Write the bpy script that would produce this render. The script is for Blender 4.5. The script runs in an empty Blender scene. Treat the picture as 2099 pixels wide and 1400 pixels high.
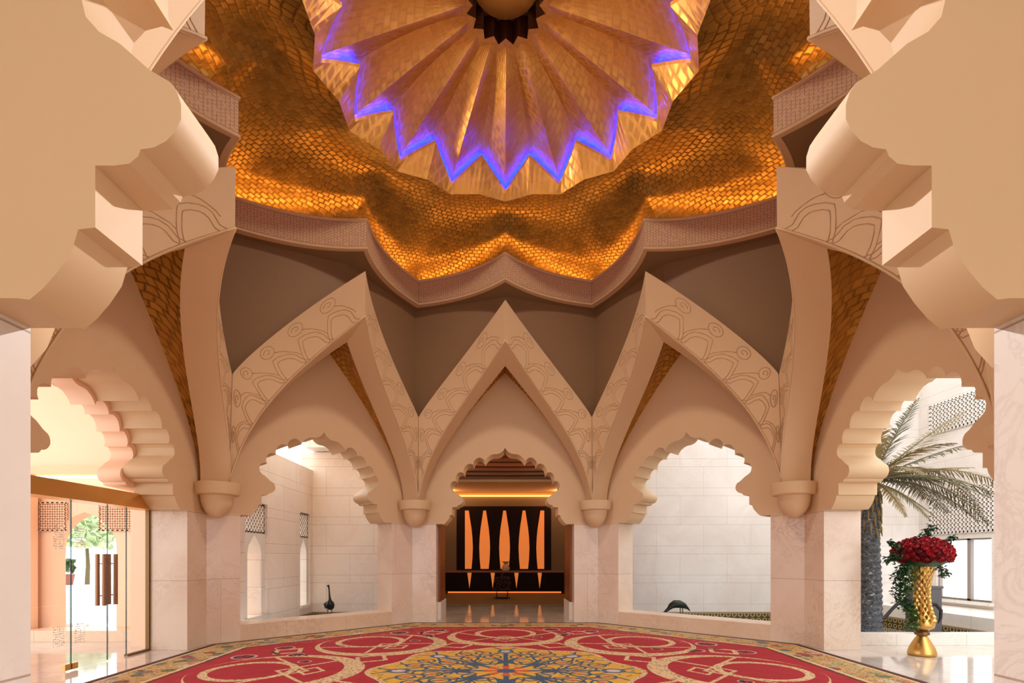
import bpy, bmesh, math, random
from math import sin, cos, pi, radians, sqrt
from mathutils import Vector
from mathutils.geometry import tessellate_polygon
random.seed(7)
COL = bpy.context.scene.collection
# ------------------------------------------------------------------ colours and node helpers
def lin(r, g, b):
    f = lambda c: (c/255/12.92 if c/255 <= .04045 else ((c/255+.055)/1.055)**2.4)
    return (f(r), f(g), f(b), 1)

class N:
    """tiny expression helper around shader Math nodes"""
    def __init__(s, nt, sock): s.nt, s.s = nt, sock
    def op(s, o, *a, clamp=False):
        n = s.nt.nodes.new('ShaderNodeMath'); n.operation = o; n.use_clamp = clamp
        for i, x in enumerate((s,)+a):
            if isinstance(x, N): s.nt.links.new(x.s, n.inputs[i])
            else: n.inputs[i].default_value = x
        return N(s.nt, n.outputs[0])
    def __add__(s, o): return s.op('ADD', o)
    def __sub__(s, o): return s.op('SUBTRACT', o)
    def __mul__(s, o): return s.op('MULTIPLY', o)
    def __truediv__(s, o): return s.op('DIVIDE', o)
    __radd__ = __add__; __rmul__ = __mul__
    def __rsub__(s, o): return (s*-1)+o
    def lt(s, o): return s.op('LESS_THAN', o)
    def gt(s, o): return s.op('GREATER_THAN', o)
    def abs(s): return s.op('ABSOLUTE')
    def sqrt(s): return s.op('SQRT')
    def fract(s): return s.op('FRACT')
    def floor(s): return s.op('FLOOR')
    def sin(s): return s.op('SINE')
    def cos(s): return s.op('COSINE')
    def max(s, o): return s.op('MAXIMUM', o)
    def min(s, o): return s.op('MINIMUM', o)
    def hyp(s, o): return (s*s+o*o).sqrt()

class Mat:
    def __init__(s, name, base=(.8,.8,.8,1), rough=.5, metal=0.0, **kw):
        s.m = bpy.data.materials.new(name); s.m.use_nodes = True
        s.nt = s.m.node_tree; s.b = s.nt.nodes['Principled BSDF']
        s.b.inputs['Base Color'].default_value = base
        s.b.inputs['Roughness'].default_value = rough
        s.b.inputs['Metallic'].default_value = metal
        for k, v in kw.items(): s.b.inputs[k].default_value = v
    def coord(s, kind='Object'):
        n = s.nt.nodes.new('ShaderNodeTexCoord'); return n.outputs[kind]
    def xyz(s, vec):
        n = s.nt.nodes.new('ShaderNodeSeparateXYZ'); s.nt.links.new(vec, n.inputs[0])
        return [N(s.nt, n.outputs[i]) for i in range(3)]
    def vec(s, x, y, z=0):
        n = s.nt.nodes.new('ShaderNodeCombineXYZ')
        for i, v in enumerate((x, y, z)):
            if isinstance(v, N): s.nt.links.new(v.s, n.inputs[i])
            else: n.inputs[i].default_value = v
        return n.outputs[0]
    def noise(s, vec, scale, detail=4, rough=.55, out=0, dist=0):
        n = s.nt.nodes.new('ShaderNodeTexNoise'); n.inputs['Scale'].default_value = scale
        n.inputs['Detail'].default_value = detail; n.inputs['Roughness'].default_value = rough
        n.inputs['Distortion'].default_value = dist
        if vec is not None: s.nt.links.new(vec, n.inputs['Vector'])
        return n.outputs[out] if out else N(s.nt, n.outputs[0])
    def voro(s, vec, scale, feature='F1', out='Distance', rnd=1):
        n = s.nt.nodes.new('ShaderNodeTexVoronoi'); n.feature = feature
        n.inputs['Scale'].default_value = scale; n.inputs['Randomness'].default_value = rnd
        s.nt.links.new(vec, n.inputs['Vector']); return n.outputs[out]
    def mix(s, f, a, b):
        n = s.nt.nodes.new('ShaderNodeMix'); n.data_type = 'RGBA'
        for i, v in ((0, f), (6, a), (7, b)):
            if isinstance(v, N): s.nt.links.new(v.s, n.inputs[i])
            elif isinstance(v, bpy.types.NodeSocket): s.nt.links.new(v, n.inputs[i])
            else: n.inputs[i].default_value = v
        return n.outputs[2]
    def ramp(s, fac, stops):
        n = s.nt.nodes.new('ShaderNodeValToRGB'); e = n.color_ramp.elements
        while len(e) < len(stops): e.new(.5)
        for q, (p, c) in zip(e, stops): q.position = p; q.color = c
        s.nt.links.new(fac.s if isinstance(fac, N) else fac, n.inputs[0]); return n.outputs[0]
    def base(s, sock): s.nt.links.new(sock, s.b.inputs['Base Color'])
    def rough(s, n): s.nt.links.new(n.s, s.b.inputs['Roughness'])
    def bump(s, h, strength=.3, dist=.02):
        n = s.nt.nodes.new('ShaderNodeBump'); n.inputs['Strength'].default_value = strength
        n.inputs['Distance'].default_value = dist
        s.nt.links.new(h.s if isinstance(h, N) else h, n.inputs['Height'])
        s.nt.links.new(n.outputs[0], s.b.inputs['Normal'])
M = {}
def simple(name, rgb, rough=.5, metal=0, **kw): M[name] = Mat(name, lin(*rgb), rough, metal, **kw).m

def mk_plaster(name, rgb):
    m = Mat(name, lin(*rgb), .62)
    co = m.coord(); n = m.noise(co, 1.3, 3)
    c = lin(*rgb); d = tuple(x*.93 for x in c[:3])+(1,)
    m.base(m.mix(n, d, c)); m.bump(m.noise(co, 60, 3), .05, .004); M[name] = m.m
mk_plaster('plaster', (222, 192, 152)); mk_plaster('peach_plaster', (246, 206, 174)); mk_plaster('relief_shade', (196, 160, 120))  # relief tone is darkened to paint in the carving's thin shadow lines
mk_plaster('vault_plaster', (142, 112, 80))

def mk_marble(name, a, b, vein, rough=.18, joint=(.9, 1.25), jcol=(150, 125, 105), plane='xz', tile_contrast=.06, course=0, vs=.7):
    m = Mat(name, lin(*a), rough)
    co = m.coord(); x, y, z = m.xyz(co)
    n1 = m.noise(co, .9, 6, .6, dist=1.2); n2 = m.noise(co, 2.6, 8, .65, dist=2.2)
    col = m.ramp(n1, [(.3, lin(*a)), (.7, lin(*b))])
    v = (n2-.5).abs(); vm = (1-(v*26)).max(0)*(m.noise(co, 1.1, 2).op('SUBTRACT', .42)*3).max(0).min(1)
    col = m.mix(vm*vs, col, lin(*vein))
    if plane == 'floor': u, w = x, y
    else: u, w = x+y*.83, z
    iw, ih = (w/joint[1]).floor(), None
    cell = (u/joint[0]+(iw*.5)).floor()
    rnd = ((cell*12.9898+iw*78.233).sin()*43758.5).fract()
    col = m.mix(rnd*tile_contrast*2, col, lin(*vein))
    ju = ((u/joint[0]+iw*.5).fract()-.5).abs().gt(.5-.003/joint[0])
    jw = ((w/joint[1]).fract()-.5).abs().gt(.5-.004/joint[1])
    j = ju.max(jw)
    if course: j = j.max((((w/joint[1]).fract()-course).abs().lt(.004/joint[1])))
    col = m.mix(j*.7, col, lin(*jcol)); m.base(col)
    M[name] = m.m
mk_marble('marble_pier', (236, 218, 198), (226, 202, 180), (190, 156, 130), .2, (3.1, 1.13))
mk_marble('marble_white', (228, 223, 218), (218, 208, 200), (196, 178, 164), .3, (1.3, .80), (165, 150, 138), course=.27, vs=.35)
mk_marble('marble_ledge', (234, 208, 180), (224, 194, 164), (190, 155, 128), .25, (1.6, 2.0))
mk_marble('marble_floor', (226, 216, 206), (204, 190, 178), (150, 135, 122), .07, (.9, .9), (140, 125, 112), 'floor', .12)
mk_marble('marble_near', (232, 226, 220), (222, 212, 204), (176, 166, 160), .2, (3.1, 1.13), vs=.4)
mk_marble('marble_cream', (252, 240, 226), (246, 228, 212), (205, 175, 152), .3, (1.3, .80), (170, 145, 125), course=.27, vs=.35)
mk_marble('marble_pale', (240, 234, 226), (230, 222, 212), (205, 195, 184), .3, (1.2, .6))

def mk_goldleaf(name, dark=.75, scale=7.0, rough=.28, use_uv=True, metal=.85, c1=(178, 148, 82), c2=(134, 108, 52), bs=.10):
    m = Mat(name, lin(*c1), rough, metal)
    co = m.coord('UV' if use_uv else 'Object'); ob = m.coord('Object')
    x, y, z = m.xyz(co)
    dn = m.xyz(m.noise(co, 2.2, 3, .5, out=1))
    u = x*scale+dn[0]*1.5; w = y*scale+dn[1]*1.5
    iw = w.floor(); uu = u+iw*.5
    jx = ((uu.fract()-.5).abs()*2); jy = ((w.fract()-.5).abs()*2)
    edge = (jx.max(jy)-.62).max(0)*3.4
    br = m.noise(co, scale*1.9, 2)
    edge = (edge*(br*1.7)).min(1)
    rnd = ((uu.floor()*12.9898+iw*78.233).sin()*43758.5).fract()
    c = m.mix(rnd*.7, lin(*c1), lin(*c2))
    patch = ((m.noise(ob, .7, 2)-.32)*3.5).max(0).min(1)
    c = m.mix(edge*dark*(patch*.75+.25), c, lin(74, 42, 10)); m.base(c)
    m.rough(edge*.3+(m.noise(ob, 9, 4)*.25+(rough-.1)))
    m.bump((1-edge)+m.noise(ob, 5, 3)*.8, bs, .02); M[name] = m.m
mk_goldleaf('gold_leaf_tiles', .8, 9.5); mk_goldleaf('gold_web', .7, 7, .34, True, .7, (214, 166, 80), (180, 130, 54))
mk_goldleaf('gold_canopy', .10, 9, .32, True, .85, (226, 172, 92), (206, 152, 74), .04)
def mk_gold(name, rgb, rough=.25, metal=1, bs=0):
    m = Mat(name, lin(*rgb), rough, metal)
    if bs: m.bump(m.voro(m.coord(), bs), .6, .02)
    M[name] = m.m
mk_gold('gold_metal', (226, 176, 104), .34, .8); mk_gold('gold_vase', (212, 170, 98), .32); mk_gold('bronze_handle', (150, 108, 82), .35)
simple('brass_frame', (120, 90, 55), .35, .8)
simple('cove_gold', (232, 160, 74), .6); simple('wood_red', (120, 62, 28), .4); simple('wood_dark', (66, 30, 12), .4)
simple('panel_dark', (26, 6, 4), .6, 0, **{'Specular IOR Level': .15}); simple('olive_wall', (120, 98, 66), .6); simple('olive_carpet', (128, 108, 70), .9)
simple('bronze_statue', (46, 50, 46), .38, .6); simple('bronze_leg', (120, 104, 80), .4, .6)
simple('statue_black', (34, 28, 28), .4, .3); simple('grey_stone', (92, 90, 92), .6)
simple('rachis', (96, 84, 44), .6); simple('frond_green', (84, 80, 42), .6); simple('frond_dry', (122, 102, 54), .6)
simple('leaf_dark', (30, 70, 34), .5); simple('leaf_light', (72, 104, 52), .5)
simple('iron', (22, 16, 16), .5, .4); simple('dark_flower', (54, 26, 26), .7); simple('cream', (205, 190, 150), .5)
simple('white_frame', (232, 226, 220), .4); simple('grey_frame', (150, 138, 130), .4); simple('hole_grey', (170, 163, 156), .8)
simple('terracotta', (160, 96, 80), .7); simple('tree_green', (186, 204, 160), .9); simple('pot_blue', (214, 224, 232), .4)
simple('water', (126, 122, 110), .05); simple('ground_pale', (232, 224, 214), .7)
def emis(name, rgb, st, base=(0,0,0)):
    m = Mat(name, lin(*base), .6); m.b.inputs['Emission Color'].default_value = lin(*rgb); m.b.inputs['Emission Strength'].default_value = st; M[name] = m.m
emis('led_warm', (255, 176, 94), 17); emis('led_blue', (0, 10, 255), 340); emis('amber_panel', (228, 128, 58), .68, (200, 110, 50)); emis('amber_glow', (255, 170, 80), 4, (200, 110, 50))
emis('foot_glow', (255, 120, 54), 1.3, (180, 90, 40)); emis('lamp_lens', (255, 225, 180), 12); emis('cornice_glow', (255, 236, 205), 4)
def mk_rose():
    m = Mat('rose_red', lin(150, 12, 30), .55); g = m.nt.nodes.new('ShaderNodeObjectInfo')
    m.base(m.mix(N(m.nt, g.outputs['Random']), lin(104, 4, 16), lin(170, 14, 32))); M['rose_red'] = m.m
mk_rose()
def mk_wood():
    for nm, a, b in (('wood_panel', (150, 84, 40), (104, 54, 24)),):
        m = Mat(nm, lin(*a), .35); co = m.coord(); x, y, z = m.xyz(co)
        n = m.noise(m.vec(x*14, y*14, z*1.2), 1, 5); m.base(m.mix(n, lin(*a), lin(*b))); M[nm] = m.m
mk_wood()
def mk_trunk():
    m = Mat('palm_bark', lin(52, 52, 54), .7); co = m.coord(); x, y, z = m.xyz(co)
    n = m.noise(co, 14, 4, dist=1.5); m.base(m.ramp(n, [(.35, lin(34, 34, 38)), (.62, lin(92, 94, 98)), (.75, lin(190, 192, 196))])); m.bump(n, .7, .03); M['palm_bark'] = m.m
mk_trunk()
def mk_mosaic():
    m = Mat('pool_mosaic', lin(70, 60, 30), .3); co = m.coord(); x, y, z = m.xyz(co)
    u = (x+y)*6.0; f = ((u.fract()-.5).abs()*2); r = (f*f+((z*7).fract()-.5)*((z*7).fract()-.5)*4).sqrt()
    c = m.mix((r-.62).abs().lt(.14), lin(70, 58, 22), lin(188, 164, 104))
    c = m.mix(((z+.3)*1).gt(.26), c, lin(150, 130, 100)); m.base(c); M['pool_mosaic'] = m.m
mk_mosaic()
def mk_frieze():
    m = Mat('frieze_carved', lin(196, 164, 138), .65); u, v, _ = m.xyz(m.coord('UV'))   # u in metres, v 0..1
    U = u*19; V = v*11
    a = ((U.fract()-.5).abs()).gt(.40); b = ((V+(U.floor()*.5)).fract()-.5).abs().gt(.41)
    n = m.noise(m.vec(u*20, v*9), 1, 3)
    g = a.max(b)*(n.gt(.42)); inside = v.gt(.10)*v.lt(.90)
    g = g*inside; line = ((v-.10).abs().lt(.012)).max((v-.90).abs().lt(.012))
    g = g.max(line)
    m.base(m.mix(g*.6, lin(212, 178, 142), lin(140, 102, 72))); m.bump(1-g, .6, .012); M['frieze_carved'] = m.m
mk_frieze()
def mk_glass(name, tint=(1, 1, 1, 1), f=.10):
    m = bpy.data.materials.new(name); m.use_nodes = True; nt = m.node_tree; nt.nodes.clear()
    o = nt.nodes.new('ShaderNodeOutputMaterial'); mx = nt.nodes.new('ShaderNodeMixShader'); t = nt.nodes.new('ShaderNodeBsdfTransparent'); g = nt.nodes.new('ShaderNodeBsdfGlossy')
    lw = nt.nodes.new('ShaderNodeLayerWeight'); lw.inputs[0].default_value = .5
    fr = (N(nt, lw.outputs['Facing']).op('POWER', 4)*.35+.03)
    t.inputs[0].default_value = tint; g.inputs['Roughness'].default_value = 0
    nt.links.new(fr.s, mx.inputs[0]); nt.links.new(t.outputs[0], mx.inputs[1]); nt.links.new(g.outputs[0], mx.inputs[2]); nt.links.new(mx.outputs[0], o.inputs[0]); M[name] = m
mk_glass('glass'); mk_glass('glass_edge', (.35, .42, .42, 1))
simple('decal_white', (245, 240, 232), .7)

def mk_rug():
    m = Mat('rug_pile', lin(170, 40, 50), .95); co = m.coord(); x, y, z = m.xyz(co)
    r = x.hyp(y); th = y.op('ARCTAN2', x)
    a = ((th*(4/pi)+.5).fract()-.5)*(pi/4)
    mm = r*a.cos()                                   # distance across the octagon
    p = r*a.cos()-3.0; q = r*a.sin()
    fine = m.noise(co, 22, 3); mid = m.noise(co, 5, 3)
    red = m.mix(mid, lin(158, 20, 38), lin(196, 44, 56))
    speck = (m.noise(co, 30, 2).gt(.60))*(r.gt(3.7))*(y.gt(2.2))
    red = m.mix(speck*.6, red, lin(226, 150, 130))
    # gold strapwork
    goldc = m.mix(m.noise(co, 26, 3).gt(.56)*.8, lin(232, 204, 158), lin(150, 112, 74))
    ring = ((p*1.0).hyp(q)).lt(1.10)*(((p-.14).hyp(q)).gt(.96))
    ring2 = ((p-.38).hyp(q)-.55).abs().lt(.055)
    ln1 = ((p*.75+q.abs()*.66-.02).abs().lt(.026))*(p.hyp(q).lt(1.0))
    ln2 = ((p*.75-q.abs()*.66+.28).abs().lt(.026))*(p.hyp(q).lt(1.0))
    dia = ((p+.42).abs()*1.3+q.abs()-.22).abs().lt(.04)
    b = (((th*(4/pi)).fract())-.5)*(pi/4)            # between the rings
    pb = r*b.cos(); qb = r*b.sin()
    dia2 = ((pb-3.75).abs()+qb.abs()*.8-.22).abs().lt(.045)
    arm = ((pb-2.15).abs()*1.2+qb.abs()-.30).abs().lt(.05)
    gold = ring.max(ring2).max(ln1).max(ln2).max(dia).max(dia2).max(arm)
    col = m.mix(gold, red, goldc)
    # small dark scroll motifs near the border
    for (pc, qc, rr) in ((4.0, .62, .15), (4.02, -.2, .13), (3.4, .2, .11), (2.9, .55, .08)):
        d = (pb-pc).hyp(qb-qc)
        mk = d.lt(rr)*(m.noise(co, 16, 2).gt(.48))
        col = m.mix(d.lt(rr*1.25)*(d.gt(rr*.95)), col, lin(206, 170, 160))
        col = m.mix(mk, col, lin(46, 28, 40))
    chain = (qb-.2-(pb*9).sin()*.05).abs().lt(.03)*pb.gt(3.2)*pb.lt(4.15)*((pb*12).sin().gt(0))
    col = m.mix(chain, col, lin(60, 30, 44))
    # centre medallion
    lim = 1.72+(th*8).cos()*.10
    med = r.lt(lim)
    yel = m.mix(mid, lin(236, 190, 80), lin(218, 166, 60))
    aq = (a*r).abs(); pr = r*a.cos(); bq = (b*r).abs(); br = r*b.cos()
    scr = (aq-((pr*7.5).sin()*.09+.14)).abs().lt(.022)
    scr = scr.max((aq.lt(.035))*r.lt(1.25)).max((bq-((br*9).cos()*.08+.10)).abs().lt(.02)*br.gt(.45))
    scr = scr.max(((r-.78)-(th*16).cos()*.06).abs().lt(.018)).max(((r-1.15)-(th*16).sin()*.07).abs().lt(.018))
    yel = m.mix(scr, yel, lin(64, 92, 122))
    scr = scr.max((((pr-.95).hyp(aq-.20)-.13).abs().lt(.018))).max((((br-1.30).hyp(bq-.16)-.12).abs().lt(.018))).max((((pr-.55).hyp(aq-.12)-.09).abs().lt(.016)))
    yel = m.mix(scr, yel, lin(64, 92, 122))
    yel = m.mix(((br-1.30).hyp(bq-.16).lt(.05)).max((pr-.95).hyp(aq-.20).lt(.05)), yel, lin(206, 110, 80))
    fl = ((pr-1.42).abs()*.8).hyp(aq).lt(.13)
    fl2 = ((pr-1.42).abs()*.8).hyp(aq).lt(.075)
    yel = m.mix(fl, yel, lin(84, 104, 140)); yel = m.mix(fl2, yel, lin(214, 206, 214))
    dots = (m.noise(co, 11, 1).gt(.66)); yel = m.mix(dots*.8, yel, lin(96, 118, 84))
    yel = m.mix(r.lt(.30)*(th*8).cos().gt(-.1), yel, lin(216, 92, 58)); yel = m.mix(r.lt(.12), yel, lin(74, 92, 130))
    col = m.mix(med, col, yel)
    col = m.mix((r-lim).abs().lt(.035), col, goldc)
    # border of flowers
    bd = mm.gt(4.27)
    v = m.voro(co, 5.2, out='Color'); vd = N(m.nt, m.voro(co, 5.2))
    hs = m.xyz(v)
    fc = m.ramp(hs[0], [(0, lin(210, 180, 120)), (.3, lin(222, 150, 90)), (.45, lin(92, 112, 132)), (.6, lin(224, 206, 156)), (.75, lin(96, 116, 72)), (.9, lin(176, 70, 66)), (1, lin(230, 220, 190))])
    bg = m.mix(fine, lin(222, 184, 122), lin(196, 160, 100))
    bcol = m.mix(vd.lt(.52)*(fine.gt(.34)), bg, fc)
    bcol = m.mix((m.noise(co, 9, 3, dist=2)-.5).abs().lt(.02), bcol, lin(66, 62, 52))
    col = m.mix(bd, col, bcol)
    for c0, w, cc in ((4.29, .022, (90, 40, 34)), (4.36, .022, (232, 206, 160)), (5.0, .05, (84, 44, 34)), (4.93, .02, (228, 200, 150))):
        col = m.mix((mm-c0).abs().lt(w), col, lin(*cc))
    m.base(col); m.bump(m.noise(co, 260, 2), .3, .004); M['rug_pile'] = m.m
mk_rug()

# ------------------------------------------------------------------ mesh helpers
def link(name, me, mat, parent=None, smooth=False, angle=None):
    o = bpy.data.objects.new(name, me); COL.objects.link(o)
    for q in (mat if isinstance(mat, (list, tuple)) else [mat]):
        me.materials.append(M[q])
    if smooth:
        for p in me.polygons: p.use_smooth = True
        if angle is not None:
            me.set_sharp_from_angle(angle=radians(angle))
    if parent: o.parent = parent
    return o
def mesh(name, vs, fs, mat, parent=None, smooth=False, angle=None, uv=None, mats=None, fix=True):
    me = bpy.data.meshes.new(name); me.from_pydata([tuple(v) for v in vs], [], fs)
    if mats:
        for p, i in zip(me.polygons, mats): p.material_index = i
    if uv:
        l = me.uv_layers.new(name='UVMap')
        for lp in me.loops: l.data[lp.index].uv = uv[lp.vertex_index]
    if fix and not uv:
        bm = bmesh.new(); bm.from_mesh(me); bmesh.ops.recalc_face_normals(bm, faces=bm.faces); bm.to_mesh(me); bm.free()
    me.update()
    return link(name, me, mat, parent, smooth, angle)
class MB:
    def __init__(s): s.v = []; s.f = []
    def add(s, vs, fs):
        o = len(s.v); s.v += [tuple(v) for v in vs]; s.f += [tuple(i+o for i in f) for f in fs]; return s
    def box(s, x0, y0, z0, x1, y1, z1):
        return s.add([(x0,y0,z0),(x1,y0,z0),(x1,y1,z0),(x0,y1,z0),(x0,y0,z1),(x1,y0,z1),(x1,y1,z1),(x0,y1,z1)],
                     [(0,3,2,1),(4,5,6,7),(0,1,5,4),(1,2,6,5),(2,3,7,6),(3,0,4,7)])
    def tube(s, pts, rad, n=8, cap=True):
        pts = [Vector(p) for p in pts]; rings = []
        up = Vector((0, 0, 1)); prev = None
        for i, p in enumerate(pts):
            t = (pts[min(i+1, len(pts)-1)]-pts[max(i-1, 0)])
            t = t.normalized() if t.length > 1e-9 else Vector((0, 0, 1))
            if prev is None: a = t.cross(up) if abs(t.z) < .95 else t.cross(Vector((1, 0, 0)))
            else: a = prev-t*prev.dot(t)
            a.normalize(); prev = a; b = t.cross(a)
            r = rad[i] if isinstance(rad, (list, tuple)) else rad
            ra, rb = r if isinstance(r, tuple) else (r, r)
            rings.append([p+a*ra*cos(2*pi*k/n)+b*rb*sin(2*pi*k/n) for k in range(n)])
        vs = [v for r in rings for v in r]; fs = []
        for i in range(len(rings)-1):
            for k in range(n):
                fs.append((i*n+k, i*n+(k+1) % n, (i+1)*n+(k+1) % n, (i+1)*n+k))
        if cap: fs += [tuple(range(n))[::-1], tuple((len(rings)-1)*n+k for k in range(n))]
        return s.add(vs, fs)
    def lathe(s, prof, c=(0, 0, 0), n=32):
        vs = []; fs = []
        for r, z in prof:
            for k in range(n): vs.append((c[0]+r*cos(2*pi*k/n), c[1]+r*sin(2*pi*k/n), c[2]+z))
        for i in range(len(prof)-1):
            for k in range(n): fs.append((i*n+k, i*n+(k+1) % n, (i+1)*n+(k+1) % n, (i+1)*n+k))
        fs += [tuple(range(n))[::-1], tuple((len(prof)-1)*n+k for k in range(n))]
        return s.add(vs, fs)
    def build(s, name, mat, parent=None, smooth=False, angle=None):
        return mesh(name, s.v, s.f, mat, parent, smooth, angle)
def prism(poly2, f0, f1):
    """poly2: 2D outline; f0,f1: maps 2D->3D for the two faces"""
    n = len(poly2)
    vs = [f0(p) for p in poly2]+[f1(p) for p in poly2]
    tri = tessellate_polygon([[Vector((p[0], p[1], 0)) for p in poly2]])
    fs = [tuple(t) for t in tri]+[tuple(i+n for i in reversed(t)) for t in tri]
    fs += [(i, (i+1) % n, (i+1) % n+n, i+n) for i in range(n)]
    return vs, fs
def tag(o, label=None, cat=None, group=None, kind=None):
    if label: o['label'] = label
    if cat: o['category'] = cat
    if group: o['group'] = group
    if kind: o['kind'] = kind
    return o
def empty(name, loc, label, cat, group=None, rz=0):
    o = bpy.data.objects.new(name, None); COL.objects.link(o); o.location = loc; o.rotation_euler.z = rz
    return tag(o, label, cat, group)
def S(o): o['kind'] = 'structure'; return o

# ------------------------------------------------------------------ octagonal geometry (metres)
R = 5.6; T8 = math.tan(pi/8); AP = R*cos(pi/8); HJ = 2.276; OW = 1.593
def W(k, u, v, h):
    a = radians(k); return Vector((v*sin(a)+u*cos(a), v*cos(a)-u*sin(a), h))
BAYS = {'back': 0, 'back_right': 45, 'right': 90, 'front_right': 135, 'front': 180, 'front_left': -135, 'left': -90, 'back_left': -45}
def bez(q, t):
    b = ((1-t)**3, 3*(1-t)**2*t, 3*(1-t)*t*t, t**3)
    return Vector([sum(b[i]*q[i][j] for i in range(4)) for j in range(3)])
QU = [(0, 3.57, 6.672), (.714, 4.456, 6.074), (1.707, 4.606, 4.964), (1.909, 4.608, 4.59)]
QL = [(0, 3.579, 5.834), (.784, 4.558, 4.959), (1.713, 4.522, 3.983), (1.935, 4.67, 2.76)]
QS = [(0, 4.241, 5.586), (.868, 5.031, 4.801), (1.80, 5.031, 3.637), (1.86, 5.12, 2.76)]
QW = [(0, 5.174, 5.767), (.456, 5.174, 5.316), (1.727, 5.174, 3.941), (1.96, 5.174, 2.9)]
# scalloped arch outline, right half, from apex down to the bottom, (u, h)
def ch(x, y): return ((x-865)*.00177, 1.52+(1141.18-(880+y/6.363))*.01127)
RAW = [(865,240),(878,262),(900,290),(930,310),(965,322),(1010,323),(1050,335),(1090,362),(1118,395),(1130,422),'c',
       (1142,395),(1165,375),(1200,366),(1235,378),(1262,402),(1278,430),(1282,460),'c',
       (1300,452),(1335,448),(1370,465),(1395,495),(1408,535),(1408,572),'c',
       (1430,560),(1465,562),(1492,585),(1508,620),(1508,655),(1498,680),'c',
       (1520,672),(1550,680),(1572,703),(1580,735),(1572,770),(1550,795),(1515,815)]
NEAR = [(1800,128),(1755,155),(1742,175),(1734,200),(1734,230),(1745,253),(1765,275),(1790,288),(1817,292),(1822,306),(1840,321),(1870,325),(1910,325),(1910,452),(1945,456),(1958,500),(1985,540),(2015,575),(2045,600),(2070,607)]
PROF = [ch(*p) for p in RAW if p != 'c']+[((x-1032.9)*.001426-.028, 1.50+(1141.18-y)*.001426) for x, y in NEAR]
PROF[-1] = (PROF[-1][0], HJ)
WSIDE = {0: .6, 45: .6, 90: .6, 135: .6, 180: .2, -135: .6, -90: .6, -45: .6}
TOP = 9.2
for nm, k in BAYS.items():
    t = WSIDE[k]; vo = AP+t
    hw = AP*T8
    outl = [(-hw, TOP), (hw, TOP), (hw, HJ)]+[(u, h) for u, h in reversed(PROF)]+[(-u, h) for u, h in PROF[1:]]+[(-hw, HJ)]
    sc = lambda u: (u if abs(u) < hw-1e-6 else math.copysign(vo*T8, u))
    vs, fs = prism(outl, lambda p: W(k, p[0], AP, p[1]), lambda p: W(k, sc(p[0]), vo, p[1]))
    o = mesh('wall_'+nm, vs, fs, 'plaster', None, True, 28); S(o)
# raised lip round the scallops (thin moulding, part of the wall)
pin_ = [(u*.95, h-.06) for u, h in PROF]; pin_ = [(u, max(h, 2.56)) for u, h in pin_ if h > 2.5]
outl = [(-2.2, 5.2), (2.2, 5.2), (2.2, 2.56)]+pin_[::-1]+[(-u, h) for u, h in pin_[1:]]+[(-2.2, 2.56)]
vs, fs = prism(outl, lambda p: W(-90, p[0], AP+.601, p[1]), lambda p: W(-90, p[0], AP+.95, p[1])); S(mesh('trim_3', vs, fs, 'peach_plaster', None, True, 28))
# corner piers of marble
PL = {'back_left':-22.5,'back_right':22.5,'right':67.5,'front_right':112.5,'front':157.5,'front_left':-157.5,'left':-112.5,'side_left':-67.5}
plabels = {-22.5: 'marble corner pier between the wooden doorway and the courtyard opening with tall lattice windows',
 22.5: 'marble corner pier between the wooden doorway and the courtyard with the stooping bird',
 67.5: 'marble corner pier between the stooping bird courtyard and the palm opening',
 -67.5: 'marble corner pier between the glass doors and the lattice window courtyard',
 112.5: 'marble corner pier on the near side of the palm opening', -112.5: 'marble corner pier on the near side of the glass doors',
 157.5: 'white veined marble pier carrying the near scalloped arch beside the flower vase', -157.5: 'grey veined marble pier carrying the near scalloped arch beside the glass doors'}
for a in (-157.5,-112.5,-67.5,-22.5,22.5,67.5,112.5,157.5):
    ka, kb = round(a-22.5), round(a+22.5)
    fixk = lambda k: ((k+180) % 360)-180 if k != 180 else 180
    def wt(k):
        k = ((k+180) % 360)-180
        return WSIDE.get(k, WSIDE.get(180 if k == -180 else k, .6))
    ta, tb = wt(ka), wt(kb)
    hw = AP*T8
    pin = W(ka, hw, AP, 0)
    pa0, pa1 = W(ka, OW, AP, 0), W(ka, OW, AP+ta, 0)
    pb0, pb1 = W(kb, -OW, AP, 0), W(kb, -OW, AP+tb, 0)
    if ta == tb: po = [W(ka, (AP+ta)*T8, AP+ta, 0)]
    else:
        # intersection of the two outer lines
        d1 = W(ka, 1, 0, 0); d2 = W(kb, 1, 0, 0); q = pb1-pa1
        s_ = (q.x*d2.y-q.y*d2.x)/(d1.x*d2.y-d1.y*d2.x); po = [pa1+d1*s_]
    poly = [pa0, pin, pb0, pb1]+po+[pa1]
    P2 = [(p.x, p.y) for p in poly]
    vs, fs = prism(P2, lambda p: (p[0], p[1], 0), lambda p: (p[0], p[1], HJ))
    o = mesh('marble_pier', vs, fs, 'marble_near' if abs(a) > 150 else 'marble_pier'); tag(o, plabels[a], 'pier', 'corner piers of the octagon', 'thing')

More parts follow.
